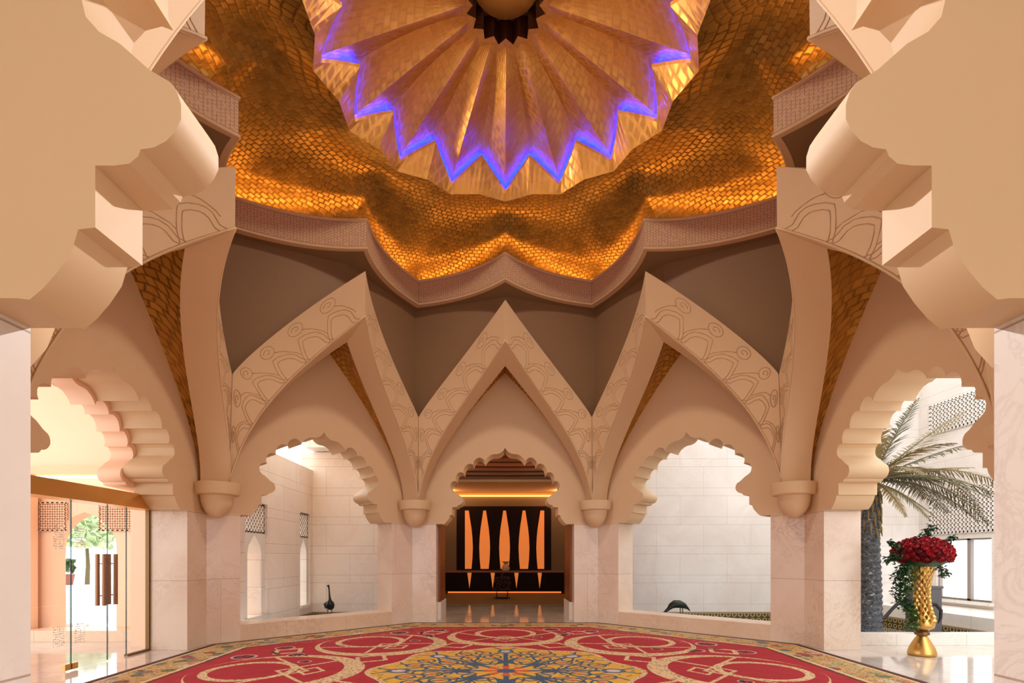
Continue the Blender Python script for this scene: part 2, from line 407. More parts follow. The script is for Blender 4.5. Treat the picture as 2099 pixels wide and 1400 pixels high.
# corbels
clab = {-22.5: 'plaster corbel with half dome left of the wooden doorway', 22.5: 'plaster corbel with half dome right of the wooden doorway',
 67.5: 'plaster corbel with half dome beside the palm opening, its far side', -67.5: 'plaster corbel with half dome beside the glass doors, their far side',
 112.5: 'plaster corbel on the near side of the palm opening', -112.5: 'plaster corbel on the near side of the glass doors',
 157.5: 'plaster corbel behind the near arch on the vase side', -157.5: 'plaster corbel behind the near arch on the glass door side'}
for a in clab:
    c = Vector((5.342*sin(radians(a)), 5.342*cos(radians(a)), 0))
    e = empty('corbel', (c.x, c.y, 0), clab[a], 'corbel', 'corbels under the rib arches')
    MB().lathe([(.26, 2.56), (.33, 2.57), (.345, 2.585), (.365, 2.76), (.36, 2.775), (.2, 2.78)], n=48).build('slab', 'plaster', e, True, 30)
    MB().lathe([(.012, 2.175), (.06, 2.19), (.12, 2.225), (.18, 2.29), (.225, 2.37), (.25, 2.46), (.26, 2.575), (.1, 2.58)], n=40).build('bowl', 'plaster', e, True, 40)

# ribs
NS = 34
def crease(u, v): return min(u, v*T8-.004)
def ribcurves(s):
    """section points at parameter s 0(apex)..1(corbel): L, U, back-top, S"""
    L = bez(QL, s); Sx = bez(QS, s)
    if s < .62: U = bez(QU, s/.62)
    else:
        w = (s-.62)/.38; a0 = Vector((1.909, 4.608, 4.59)); a1 = Vector((1.935, 4.675, 2.76)); U = a0.lerp(a1, w)
    L.x = crease(L.x, L.y); U.x = crease(U.x, U.y)
    if L.z > U.z-.01: L.z = U.z-.01
    n = Vector((0, 1, 0)); Bk = Vector((U.x*.97, max(U.y, Sx.y-.02) if s < .62 else max(Sx.y, U.y+.05), max(U.z-.02, Sx.z+.05)))
    Bk.x = crease(Bk.x, Bk.y)
    return L, U, Bk, Sx
rlab = {'back': 'pointed carved rib arch over the wooden doorway', 'back_left': 'pointed carved rib arch over the lattice window courtyard', 'back_right': 'pointed carved rib arch over the courtyard with the stooping bird',
 'left': 'pointed carved rib arch over the glass doors', 'right': 'pointed carved rib arch over the palm opening', 'front_left': 'pointed rib arch high above the near side of the glass doors',
 'front_right': 'pointed rib arch high above the near side of the palm opening', 'front': 'pointed rib arch just inside the near scalloped arch'}
ornament_units = None
def fpt(s, t, off, k, sg):
    L, U, B, Sx = ribcurves(min(max(s, 0), 1)); P = L.lerp(U, t)
    L2, U2, _, _ = ribcurves(min(s+.01, 1)) if s < .99 else ribcurves(s)
    L1, U1, _, _ = ribcurves(max(s-.01, 0))
    tan = L2.lerp(U2, t)-L1.lerp(U1, t); n = tan.cross(U-L)
    if n.length > 1e-9: n.normalize()
    if n.y > 0: n = -n
    P = P+n*off
    return W(k, sg*P.x, P.y, P.z)
def motif_curves():
    """relief drawn in (s,t) space of a fascia; returns list of polylines"""
    out = []
    ds = .135; s = .02
    shell = [(0, .04), (.10, .09), (.19, .14), (.31, .34), (.44, .45), (.57, .51), (.78, .57), (.97, .58), (1.03, .50), (1.10, .37), (1.16, .24), (1.19, .06)]
    leafl = [(.16, .26), (.24, .36), (.35, .45), (.50, .57), (.64, .65), (.74, .69)]
    while s < .80:
        P = lambda x, y: (s+x*ds, y)
        out.append([P(.90+.22*cos(a), .79+.13*sin(a)) for a in [i*pi/9 for i in range(19)]])
        out.append([P(.90+(.13-i*.008)*cos(a), .79+(.075-i*.005)*sin(a)) for i, a in enumerate([j*pi/6 for j in range(11)])])
        out.append([P(x, y) for x, y in shell])
        out.append([P(.72+(x-.72)*.76, .05+(y-.05)*.80) for x, y in shell])
        out.append([P(x, y) for x, y in leafl])
        s += ds
    out.append([(x/40*.9+.02, .045) for x in range(0, 37)])
    return out
MOT = motif_curves()
for nm, k in BAYS.items():
    e = empty('pointed_rib_arch', W(k, 0, 3.57, 5.6), rlab[nm], 'rib arch', 'pointed ribs of the vault')
    for sg in (-1, 1):
        vs = []; fs = []; mi = []
        for i in range(NS+1):
            for P in ribcurves(i/NS): vs.append(W(k, sg*P.x, P.y, P.z)-e.location)
        for i in range(NS):
            for j in range(4):
                a, b = i*4+j, i*4+(j+1) % 4
                fs.append((a, b, b+4, a+4))
        fs += [(0, 1, 2, 3), tuple(NS*4+j for j in (3, 2, 1, 0))]
        mesh('rib', vs, fs, 'plaster', e, True, 25)
        # bead along the lower edge
        MB().tube([W(k, sg*P.x, P.y-.012, P.z+.03)-e.location for P in [ribcurves(i/NS)[0] for i in range(NS+1)]], .014, 6).build('edge_bead', 'plaster', e, True)
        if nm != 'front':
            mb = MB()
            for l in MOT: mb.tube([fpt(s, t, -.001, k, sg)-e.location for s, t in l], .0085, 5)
            mb.build('carved_relief', 'relief_shade', e, True)
        # gilded web between soffit and wall
        vs = []; fs = []; uv = []
        for i in range(NS+1):
            s = i/NS; A = ribcurves(s)[3]; Bq = bez(QW, s); A = A+Vector((0, .0, .03))
            for j in range(5):
                w = j/4; P = A.lerp(Bq, w); P.z += .12*sin(w*pi)*(1-s)
                vs.append(W(k, sg*P.x, P.y, P.z)-e.location); uv.append(((P.y+k*.1), s*4.2))
        for i in range(NS):
            for j in range(4):
                a = i*5+j; fs.append((a, a+1, a+6, a+5))
        mesh('gilded_web', vs, fs, 'gold_web', e, True, 40, uv=uv)

# drum frieze
def plan(w):      # w 0 cusp .. 1 corner, bay coords
    q = ((0, 3.531), (.708, 4.338), (4.593*T8, 4.593))
    return [(1-w)**2*q[0][i]+2*(1-w)*w*q[1][i]+w*w*q[2][i] for i in range(2)]
HB, HT = 7.053, 7.592
NP = 14
fz = empty('carved_frieze', (0, 0, HB), 'carved band of sixteen curved panels ringing the gold ceiling', 'frieze')
def ringpts(scale, h):
    pts = []
    for k in range(0, 360, 45):
        for i in range(-NP, NP):
            u, v = plan(abs(i)/NP); u = math.copysign(u, i) if i else 0
            pts.append(W(k, u*scale, v*scale, h))
    return pts
for k in range(0, 360, 45):
    for sg in (-1, 1):
        vs = []; uv = []; L = 0; prev = None
        for i in range(NP+1):
            u, v = plan(i/NP); p = Vector((u, v))
            if prev is not None: L += (p-prev).length
            prev = p
            for sc_, h, t in ((1, HB, 0), (1, HT, 1), (1.028, HT, 1), (1.028, HB, 0)):
                q = W(k, sg*u*sc_, v*sc_, h-HB); vs.append(q); uv.append((L, t))
        fs = [(i*4+j, i*4+(j+1) % 4, i*4+4+(j+1) % 4, i*4+4+j) for i in range(NP) for j in range(4)]
        mesh('carved_panel', vs, fs, 'frieze_carved', fz, True, 30, uv=uv)
    for hh, nmz in ((HB+.015, 'lower_moulding'), (HT-.012, 'upper_moulding')):
        pts = []
        for i in range(-NP, NP+1):
            u, v = plan(abs(i)/NP); pts.append(W(k, math.copysign(u, i)*.997, v*.997, hh-HB))
        MB().tube(pts, .02, 6).build(nmz, 'plaster', fz, True, 50)
def loft(rings, name, mat, parent=None, closed=True, smooth=True, angle=30, uv=None):
    n = len(rings[0]); vs = [p for r in rings for p in r]
    fs = [(i*n+j, i*n+(j+1) % n, (i+1)*n+(j+1) % n, (i+1)*n+j) for i in range(len(rings)-1) for j in range(n if closed else n-1)]
    return mesh(name, vs, fs, mat, parent, smooth, angle, uv=uv)
# flat ring from the frieze out to the wall, the shelf over it
def octring(ap, h):
    pts = []
    for k in range(0, 360, 45):
        for i in range(-NP, NP): pts.append(W(k, ap*T8*i/NP, ap, h))
    return pts
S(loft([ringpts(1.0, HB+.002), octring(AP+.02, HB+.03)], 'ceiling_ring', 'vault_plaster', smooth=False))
S(loft([ringpts(1.02, HT-.10), ringpts(1.14, HT-.10)], 'trim_1', 'plaster', smooth=False))
# upper cell walls
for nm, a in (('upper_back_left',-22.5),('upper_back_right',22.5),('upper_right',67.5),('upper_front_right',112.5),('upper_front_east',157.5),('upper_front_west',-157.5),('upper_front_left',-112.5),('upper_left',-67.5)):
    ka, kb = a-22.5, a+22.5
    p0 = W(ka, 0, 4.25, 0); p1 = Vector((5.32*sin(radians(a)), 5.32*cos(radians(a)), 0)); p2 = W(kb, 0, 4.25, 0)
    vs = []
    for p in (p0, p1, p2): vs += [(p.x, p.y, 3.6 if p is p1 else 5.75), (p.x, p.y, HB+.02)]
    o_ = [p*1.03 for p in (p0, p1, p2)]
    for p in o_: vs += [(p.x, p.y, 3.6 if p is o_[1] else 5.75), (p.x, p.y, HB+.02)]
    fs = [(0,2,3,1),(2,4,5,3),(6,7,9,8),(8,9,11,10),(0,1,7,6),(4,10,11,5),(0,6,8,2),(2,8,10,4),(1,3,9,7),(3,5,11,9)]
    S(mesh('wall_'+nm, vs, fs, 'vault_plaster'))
# gold ceiling
def star(n, ro, ri, h, phase=0):
    return [Vector(((ro if i % 2 == 0 else ri)*sin(pi*i/n+phase), (ro if i % 2 == 0 else ri)*cos(pi*i/n+phase), h)) for i in range(2*n)]
def resample_star(n, ro, ri, h, m):   # m points by angle, ordered like ringpts (starting at bay 0 minus half)
    pts = []
    st = star(n, ro, ri, h)
    for k in range(0, 360, 45):
        for i in range(-NP, NP):
            u, v = plan(abs(i)/NP); u = math.copysign(u, i) if i else 0
            ang = (radians(k)+math.atan2(u, v)) % (2*pi)
            x = ang/(pi/n); j = int(x) % (2*n); f = x-int(x)
            pts.append(st[j].lerp(st[(j+1) % (2*n)], f))
    return pts
rings = []; uvs = []
for sc_, h in ((1.115, HT-.10), (1.125, 7.68), (1.115, 7.80), (1.09, 7.89), (1.055, 7.955), (1.02, 7.99)):
    rings.append(ringpts(sc_, h))
base = ringpts(1.0, 8.0); hole = resample_star(16, 2.55, 2.40, 7.94, 0)
ND = 14
for i in range(ND+1):
    w = i/ND; h = 8.0*(1-w)+7.94*w+.22*sin(w*pi)
    rings.append([Vector((a.x*(1-w)+b.x*w, a.y*(1-w)+b.y*w, h)) for a, b in zip(base, hole)])
for r in rings:
    for p in r:
        uvs.append((math.atan2(p.x, p.y)*4.0, p.xy.length+(8-p.z)*1.0))
o = loft(rings, 'ceiling', 'gold_leaf_tiles', uv=uvs, angle=35); S(o)
# fix the UV seam by using absolute positions per petal
me = o.data; l = me.uv_layers[0]
for p in me.polygons:
    c = p.center; a = math.atan2(c.x, c.y); k = round(a/(pi/8))*(pi/8)
    for li in p.loop_indices:
        v = me.vertices[me.loops[li].vertex_index].co
        u_ = v.x*cos(k)-v.y*sin(k); v_ = v.x*sin(k)+v.y*cos(k)
        l.data[li].uv = (u_, v_+(8-v.z)*.9)
# canopy
cn = empty('pleated_canopy', (0, 0, 7.94), 'pleated gold star canopy glowing blue along its rim at the ceiling centre', 'canopy')
NC = 16
def shift(pts): return [p-Vector((0, 0, 7.94)) for p in pts]
hole = shift(star(16, 2.55, 2.40, 7.94)); rim = shift(star(16, 2.45, 2.08, 8.04)); rimv = rim
for i in range(0, 32):
    if i % 2: rim[i].z = 8.36-7.94
# shelf between ceiling edge and canopy edge, curved arcs on the rim
def arcs(st, sag):
    out = []
    for i in range(32):
        a, b = st[i], st[(i+1) % 32]
        for j in range(6):
            w = j/6; p = a.lerp(b, w); s_ = 4*w*(1-w)*sag
            d = Vector((p.x, p.y, 0)).normalized(); out.append(p-d*0+Vector((0, 0, 1))*s_*.6+d*s_)
    return out
rimA = arcs(rim, .035)
holeA = []
for i in range(32):
    for j in range(6): holeA.append(hole[i].lerp(hole[(i+1) % 32], j/6))
def outw(pts, d, dz):
    return [p+Vector((p.x, p.y, 0)).normalized()*d+Vector((0, 0, dz)) for p in pts]
rimP = outw(rimA, .10, .07)
loft([outw(rimA, 0, .05), outw(rimA, .02, .0), outw(rimA, .10, .0), rimP], 'strip_trough', 'gold_canopy', cn, smooth=False, uv=[(p.x, p.y) for p in rimA+rimA+rimA+rimA])
loft([holeA, rimA, outw(rimA, 0, .05)], 'rim_band', 'gold_canopy', cn, smooth=False, uv=[(p.x, p.y) for p in holeA+rimA+rimA])
inner = []
for i in range(32):
    r_ = .56 if i % 2 == 0 else .67; th = pi*i/16
    inner.append(Vector((r_*sin(th), r_*cos(th), 8.80-7.94)))
# each pleat: two facets, every facet a part
for i in range(32):
    r0 = rimP[i*6:i*6+6]+[rimP[((i+1)*6) % len(rimA)]]
    i0, i1 = inner[i], inner[(i+1) % 32]
    vs = []; uv = []; n = 8
    for j in range(n+1):
        w = j/n
        for m_ in range(7):
            a_ = r0[m_]; b_ = i0.lerp(i1, m_/6); 
            f_ = m_/6 if i % 2 == 0 else 1-m_/6
            vs.append(a_.lerp(b_, w)+Vector((0, 0, .07*f_*sin(pi*w)))); uv.append((m_/6*.35, w*2))
    fs = [(j*7+m_, j*7+m_+1, (j+1)*7+m_+1, (j+1)*7+m_) for j in range(n) for m_ in range(6)]
    mesh('pleat', vs, fs, 'gold_canopy', cn, False, uv=uv)
# inner star frame, throat and oculus
in2 = []
for i in range(32):
    r_ = .44 if i % 2 == 0 else .54; th = pi*i/16
    in2.append(Vector((r_*sin(th), r_*cos(th), 8.80-7.94)))
loft([inner, in2], 'star_frame', 'gold_canopy', cn, smooth=False, uv=[(p.x, p.y) for p in inner+in2])
in3 = [Vector((p.x, p.y, 9.12-7.94)) for p in in2]
loft([in2, in3], 'throat', 'wood_dark', cn, smooth=False)
mesh('oculus_disc', [(.43*sin(2*pi*i/32), .43*cos(2*pi*i/32), 9.05-7.94) for i in range(32)], [tuple(range(32))], 'gold_canopy', cn, uv=[(0, 0)]*32)
# blue strips: hidden up behind the ceiling edge, following the canopy rim
for i in range(0, 32):
    seg = rimA[i*6:i*6+6]+[rimA[((i+1)*6) % len(rimA)]]
    pts = []
    for p in seg:
        d = Vector((p.x, p.y, 0)).normalized(); pts.append(p+d*.06+Vector((0, 0, .018)))
    MB().tube(pts, .012, 5).build('blue_light_strip', 'led_blue', cn)
# warm LED line behind the frieze
led = MB(); rp = ringpts(1.068, HT-.03)
led.tube(rp+[rp[0]], .018, 6, cap=False)
tag(led.build('led_strip', 'led_warm'), 'warm glowing light strip hidden behind the top of the carved frieze', 'light')
# roof over everything
mb = MB(); o8 = [W(k, -(AP+.6)*T8, AP+.6, TOP) for k in range(0, 360, 45)]
top = [Vector((p.x, p.y, TOP+.2)) for p in o8]
S(mesh('roof', o8+top, [tuple(range(8))[::-1], tuple(range(8, 16))]+[(i, (i+1) % 8, (i+1) % 8+8, i+8) for i in range(8)], 'plaster'))

# ------------------------------------------------------------------ floor, rug
A6 = AP+.6
f1 = [W(k, -A6*T8, A6, 0) for k in range(0, 360, 45)]
f1 = [W(k, -A6*T8, A6, 0) for k in (0, 45, 90, 135, 180, 225, 270, 315)]
vs = [tuple(p) for p in f1]; fs = [tuple(range(8))]
def quad(x0, y0, x1, y1, z=0.):
    n = len(vs); vs.extend([(x0, y0, z), (x1, y0, z), (x1, y1, z), (x0, y1, z)]); fs.append((n, n+1, n+2, n+3))
quad(-A6*T8, A6, A6*T8, 9.66); quad(-16, -9, -A6, 9); quad(A6, -9, 9.8, 2.1); quad(-A6, -12, A6, -A6, 0)
quad(-A6, -A6, A6, 0, -.004)
fl = mesh('floor', vs, fs, 'marble_floor', fix=False); S(fl)
for p in fl.data.polygons:
    if p.normal.z < 0: p.flip()
rk = MB(); r8 = [W(k, -5.05*T8, 5.05, 0.001) for k in range(0, 360, 45)]; r9 = [Vector((p.x, p.y, .014)) for p in r8]
rk.add(r8+r9, [tuple(range(8))[::-1], tuple(range(8, 16))]+[(i, (i+1) % 8, (i+1) % 8+8, i+8) for i in range(8)])
tag(rk.build('octagonal_rug', 'rug_pile'), 'large octagonal red rug with gold strapwork rings and yellow centre medallion', 'rug')

# ------------------------------------------------------------------ diagonal courtyards
for sg, k in ((-1, -45), (1, 45)):
    vs, fs = prism([(-OW, AP+.0), (OW, AP+.0), (OW, AP+.6), (-OW, AP+.6)], lambda p: W(k, p[0], p[1], 0), lambda p: W(k, p[0], p[1], .29))
    o = mesh('marble_ledge', vs, fs, 'marble_ledge')
    tag(o, 'low marble ledge below the lattice window courtyard' if sg < 0 else 'low marble ledge below the courtyard with the stooping bird', 'ledge', 'ledges across the courtyard openings', 'thing')
WB = 7.5
S(MB().box(-5.6, WB, -.3, -1.9, WB+.4, 4.4).build('wall_courtyard_back_left', 'marble_cream'))
S(MB().box(1.9, WB, -.3, 11.8, WB+.4, 7.2).build('wall_courtyard_back_right', 'marble_white'))
tag(MB().box(-5.3, WB-.55, 4.42, -1.9, WB+.5, 4.8).build('stone_beam', 'marble_pale'), 'pale stone beam along the top of the lattice window courtyard', 'beam', kind='thing')
S(MB().box(-2.6, 5.9, -.3, -2.2, WB, 3.9).build('wall_courtyard_divider_left', 'marble_cream'))
S(MB().box(2.2, 5.9, -.3, 2.6, WB, 5.2).build('wall_courtyard_divider_right', 'marble_white'))
# left courtyard side wall with two window openings
wl = MB(); X0, X1 = -5.75, -5.3
ys = [2.9, 3.75, 4.75, 6.62, 7.32, WB+.4]; b0, b1 = .25, 2.68
wl.box(X0, ys[0], -.3, X1, ys[1], 3.9); wl.box(X0, ys[2], -.3, X1, ys[3], 3.9); wl.box(X0, ys[4], -.3, X1, ys[5], 3.9)
for a, b in ((ys[1], ys[2]), (ys[3], ys[4])):
    wl.box(X0, a, -.3, X1, b, b0); wl.box(X0, a, b1, X1, b, 3.9)
S(wl.build('wall_courtyard_side_left', 'marble_cream'))
def lattice(mb, f, w, h, step, bar, depth, diag=True):
    """bars in the local plane (a: 0..w, b: 0..h) mapped through f(a, b, d)"""
    def bar_(p, q):
        d = Vector((q[0]-p[0], q[1]-p[1])); L = d.length
        if L < bar: return
        n = Vector((-d.y, d.x)).normalized()*bar/2
        c = [(p[0]+n.x, p[1]+n.y), (q[0]+n.x, q[1]+n.y), (q[0]-n.x, q[1]-n.y), (p[0]-n.x, p[1]-n.y)]
        mb.add([f(x, y, 0) for x, y in c]+[f(x, y, depth) for x, y in c], [(0,1,2,3),(7,6,5,4),(0,4,5,1),(1,5,6,2),(2,6,7,3),(3,7,4,0)])
    if diag:
        c = -h
        while c < w+h:
            for s_ in (1, -1):
                a0, a1 = (c, c+h) if s_ == 1 else (c+h, c)
                # clip to 0..w
                p = [a0, 0]; q = [a1, h]
                def clip(p, q):
                    (x0, y0), (x1, y1) = p, q
                    if x0 > x1: x0, y0, x1, y1 = x1, y1, x0, y0
                    if x1 <= 0 or x0 >= w: return None
                    m = (y1-y0)/(x1-x0)
                    if x0 < 0: y0 += m*(0-x0); x0 = 0
                    if x1 > w: y1 += m*(w-x1); x1 = w
                    return (x0, y0), (x1, y1)
                r_ = clip(p, q)
                if r_: bar_(*r_)
            c += step
    else:
        x = step/2
        while x < w: bar_((x, 0), (x, h)); x += step
        y = step/2
        while y < h: bar_((0, y), (w, y)); y += step
    fr = bar*1.6
    for p, q in (((0, fr/2), (w, fr/2)), ((0, h-fr/2), (w, h-fr/2)), ((fr/2, 0), (fr/2, h)), ((w-fr/2, 0), (w-fr/2, h))): bar_(p, q)
for n_, (a, b, lb) in enumerate(((ys[1], ys[2], 'nearer tall window'), (ys[3], ys[4], 'farther tall window, next to the courtyard corner'))):
    w_ = b-a
    e = empty('lattice_window', (X1, a, b0), ('nearer' if n_ == 0 else 'farther')+' tall pointed window with white lattice top in the courtyard side wall', 'window', 'tall lattice windows of the courtyard')
    mb = MB(); lattice(mb, lambda x, y, d: (-.06-d, x, y+1.77), w_, .66, .13, .035, .04); mb.build('lattice_screen', 'marble_pale', e)
    # surround with pointed opening
    aw = w_*.62; m0 = w_/2
    arch = [(m0-aw/2, 0), (m0-aw/2, 1.35), (m0-aw*.42, 1.5), (m0-aw*.22, 1.62), (m0, 1.74), (m0+aw*.22, 1.62), (m0+aw*.42, 1.5), (m0+aw/2, 1.35), (m0+aw/2, 0)]
    outl = [(0, 0), (0, 1.77), (w_, 1.77), (w_, 0)]+arch[::-1]
    vs, fs = prism(outl, lambda p: (-.05, p[0], p[1]), lambda p: (-.40, p[0], p[1])); mesh('surround', vs, fs, 'marble_pale', e)
    MB().box(.0, -.04, -.07, .07, w_+.04, .0).build('sill', 'marble_pale', e)
# pools
pl = [(-5.3, 2.866), (-2.4, 5.766), (-2.4, WB), (-5.3, WB)]
vs, fs = prism(pl, lambda p: (p[0], p[1], -.34), lambda p: (p[0], p[1], -.28)); tag(mesh('pool', vs, fs, 'water'), 'still shallow pool behind the ledge of the lattice window courtyard', 'pool', 'shallow pools', 'thing')
pr_ = [(5.766, 2.4), (2.4, 5.766), (2.4, WB), (9.8, WB), (9.8, -6), (9.801, -6.0), (9.8, 2.2), (5.9, 2.2)]
pr_ = [(5.9, 2.3), (2.4, 5.8), (2.4, WB), (9.8, WB), (9.8, 2.3)]
vs, fs = prism(pr_, lambda p: (p[0], p[1], -.34), lambda p: (p[0], p[1], -.28)); tag(mesh('pool', vs, fs, 'water'), 'still shallow pool around the foot of the palm', 'pool', 'shallow pools', 'thing')
def band(name, x0, y0, x1, y1, z0, z1, lab):
    tag(MB().box(x0, y0, z0, x1, y1, z1).build(name, 'pool_mosaic'), lab, 'mosaic band', 'mosaic bands round the pools', 'thing')
band('mosaic_band', -5.3, WB-.05, -2.6, WB, -.3, .0, 'dark gold mosaic band under the standing bird')
band('mosaic_band', -5.3, 2.95, -5.25, WB-.05, -.3, .0, 'dark gold mosaic band under the tall lattice windows')
band('mosaic_band', 2.6, WB-.05, 9.8, WB, -.3, .0, 'dark gold mosaic band behind the stooping bird')
band('mosaic_band', 9.75, 2.3, 9.8, WB-.05, -.3, .0, 'dark gold mosaic band below the long window beside the palm')
# right terrace
tag(MB().box(A6+.02, 2.05, 0, 9.8, 2.3, .195).build('marble_curb', 'marble_pale'), 'low white marble curb between the flower vase and the palm', 'curb', kind='thing')
tag(MB().box(9.8, -6, -.3, 11.4, WB, .27).build('stone_bench', 'marble_pale'), 'long pale stone bench under the wide window', 'bench', kind='thing')
wr = MB(); y0, y1, h0, h1 = 5.35, 6.9, .44, 1.97
wr.box(11.4, -6, 0, 11.8, y0, 7.2); wr.box(11.4, y1, 0, 11.8, WB+.4, 7.2); wr.box(11.4, y0, 0, 11.8, y1, h0); wr.box(11.4, y0, h1, 11.8, y1, 7.2)
S(wr.build('wall_terrace_right', 'marble_white'))
e = empty('wide_window', (11.4, y0, h0), 'wide low two-pane window behind the flower vase', 'window')
fr = MB(); w_ = y1-y0; hh = h1-h0
for a, b, c, d in ((0, 0, w_, .04), (0, hh-.04, w_, hh), (0, 0, .04, hh), (w_-.04, 0, w_, hh), (w_*.42-.05, 0, w_*.42+.05, hh)): fr.box(.05, a, b, .13, c, d)
fr.build('frame', 'grey_frame', e); MB().box(.085, .03, .03, .095, w_-.03, hh-.03).build('glass', 'glass', e)
MB().box(-.12, -.1, -.08, .05, w_+.1, 0).build('sill', 'marble_pale', e)
for ya, yb, za, zb, lab in ((4.0, 7.1, 2.1, 3.25, 'wide white lattice panel just above the two-pane window'), (4.0, 7.1, 4.75, 5.55, 'white lattice panel high on the wall above the palm')):
    e = empty('lattice_panel', (11.4, ya, za), lab, 'lattice panel', 'lattice panels of the terrace wall')
    mb = MB(); lattice(mb, lambda x, y, d: (-.05+d, x, y), yb-ya, zb-za, .11, .035, .035, False); mb.build('lattice', 'white_frame', e)
    MB().box(-.012, 0, 0, -.002, yb-ya, zb-za).build('backing', 'hole_grey', e)
tag(MB().box(9.9, WB-.16, 0, 10.02, WB-.03, 7).build('slim_post', 'cream'), 'slim beige post against the white wall behind the palm', 'post', kind='thing')

# ------------------------------------------------------------------ passage behind the wooden doorway
for sg, lb in ((-1, 'far side, next to the standing bird courtyard'), (1, 'far side')):
    e = empty('wooden_jamb', (sg*1.593, AP+.62, 0), 'tall carved wooden jamb on a white plinth, '+('left' if sg < 0 else 'right')+' of the doorway', 'door jamb', 'wooden jambs of the doorway')
    x0, x1 = (-.0, .05) if sg < 0 else (-.05, 0)
    MB().box(min(x0, x1)-.0, -.25, .44, max(x0, x1), .80, 3.3).build('panel', 'wood_panel', e)
    MB().box(min(x0, x1)-(.02 if sg > 0 else 0), -.27, 0, max(x0, x1)+(.02 if sg < 0 else 0), .84, .44).build('plinth', 'marble_pale', e)
YB = 14.7
S(MB().box(-2.9, A6, 0, -2.5, YB, 5).build('wall_passage_left', 'wood_panel')); S(MB().box(2.5, A6, 0, 2.9, YB, 5).build('wall_passage_right', 'wood_panel'))
S(MB().box(-1.99, A6+.001, 0, -1.64, 6.62, 5).build('wall_passage_return_left', 'wood_panel')); S(MB().box(1.64, A6+.001, 0, 1.99, 6.62, 5).build('wall_passage_return_right', 'wood_panel'))
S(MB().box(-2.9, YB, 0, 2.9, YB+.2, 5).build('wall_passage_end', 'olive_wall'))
S(MB().box(-2.5, 11.16, 4.10, 2.5, YB, 4.22).build('ceiling_cove', 'cove_gold'))
S(MB().box(-2.5, A6, 4.22, 2.5, YB, 4.4).build('ceiling_passage', 'wood_dark'))
for i in range(6): tag(MB().box(-2.5, 6.6+i*.8, 4.16, 2.5, 6.75+i*.8, 4.22).build('ceiling_batten', 'wood_red'), 'dark timber batten crossing the passage ceiling', 'batten', 'battens of the passage ceiling', 'thing')
S(MB().box(-2.5, 11.10, 4.10, 2.5, 11.16, 4.22).build('trim_2', 'plaster'))
tag(MB().box(-2.4, YB-.16, 4.0, 2.4, YB-.02, 4.05).build('cove_light', 'amber_glow'), 'thin amber light line above the dark tusk panel', 'light')
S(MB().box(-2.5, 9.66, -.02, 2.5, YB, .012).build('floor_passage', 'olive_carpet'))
e = empty('tusk_panel', (0, YB, 0), 'dark wall panel inlaid with five glowing amber tusk shapes', 'wall panel')
MB().box(-1.98, -.06, .975, 1.92, 0, 3.6).build('dark_board', 'panel_dark', e)
tx = [-1.53, -.82, 0, .80, 1.53]
for i, x in enumerate(tx):
    prof = [(.055, 3.42), (.11, 3.05), (.165, 2.7), (.205, 2.3), (.222, 1.9), (.205, 1.45), (.165, 1.02)]
    l = [(-w, h) for w, h in prof] if i != 0 else [(-.10, 3.42), (-.10, 1.02)]
    r_ = [(w, h) for w, h in prof] if i != 4 else [(.10, 3.42), (.10, 1.02)]
    outl = r_+l[::-1]
    vs, fs = prism(outl, lambda p: (x+p[0], -.10, p[1]), lambda p: (x+p[0], -.055, p[1])); mesh('tusk', vs, fs, 'amber_panel', e)
e = empty('low_console', (0, YB, 0), 'long dark console with inverted amber points below the tusk panel', 'console')
MB().box(-2.4, -.45, .14, 2.4, -.02, .88).build('body', 'panel_dark', e); MB().box(-2.4, -.47, .88, 2.4, -.02, .93).build('top', 'terracotta', e)
for x in (-1.42, -.48, .48, 1.42):
    vs, fs = prism([(-.085, .87), (.085, .87), (.0, .24)], lambda p: (x+p[0], -.48, p[1]), lambda p: (x+p[0], -.451, p[1])); mesh('amber_point', vs, fs, 'amber_panel', e)
MB().box(-2.3, -.40, .05, 2.3, -.3, .10).build('foot_light', 'foot_glow', e)
MB().box(-2.3, -.30, .0, 2.3, -.1, .14).build('plinth', 'panel_dark', e)
# stand with dark arrangement
e = empty('flower_stand', (-.09, 12.05, .012), 'small black iron stand with a dark flower arrangement in the passage', 'plant stand')
MB().lathe([(.24, 0), (.28, .01), (.28, .03), (.1, .035)], n=24).build('base', 'iron', e)
for i in range(4):
    a = pi/4+i*pi/2; MB().tube([(.24*cos(a), .24*sin(a), .03), (.30*cos(a), .30*sin(a), .16), (.24*cos(a), .24*sin(a), .30)], .012, 6).build('leg', 'iron', e)
MB().lathe([(.2, .29), (.3, .30), (.31, .34), (.1, .35)], n=24).build('tray', 'iron', e)
rr = random.Random(3); mb = MB()
for i in range(70):
    a = rr.uniform(0, 2*pi); r_ = .30*sqrt(rr.random()); z = .38+rr.uniform(0, .52)*(1-.4*r_/.3)
    mb.lathe([(.005, -.04), (.045, -.01), (.04, .03), (.005, .045)], (r_*cos(a), r_*sin(a), z), 6)
mb.build('dark_blooms', 'dark_flower', e)['kind'] = 'stuff'
e = empty('cream_vase', (.05, YB-.25, .93), 'pale gilded vase on the console before the middle tusk', 'vase')
MB().lathe([(.09, 0), (.14, .02), (.17, .12), (.12, .24), (.07, .30), (.15, .40), (.02, .405)], n=24).build('body', 'cream', e, True, 50)

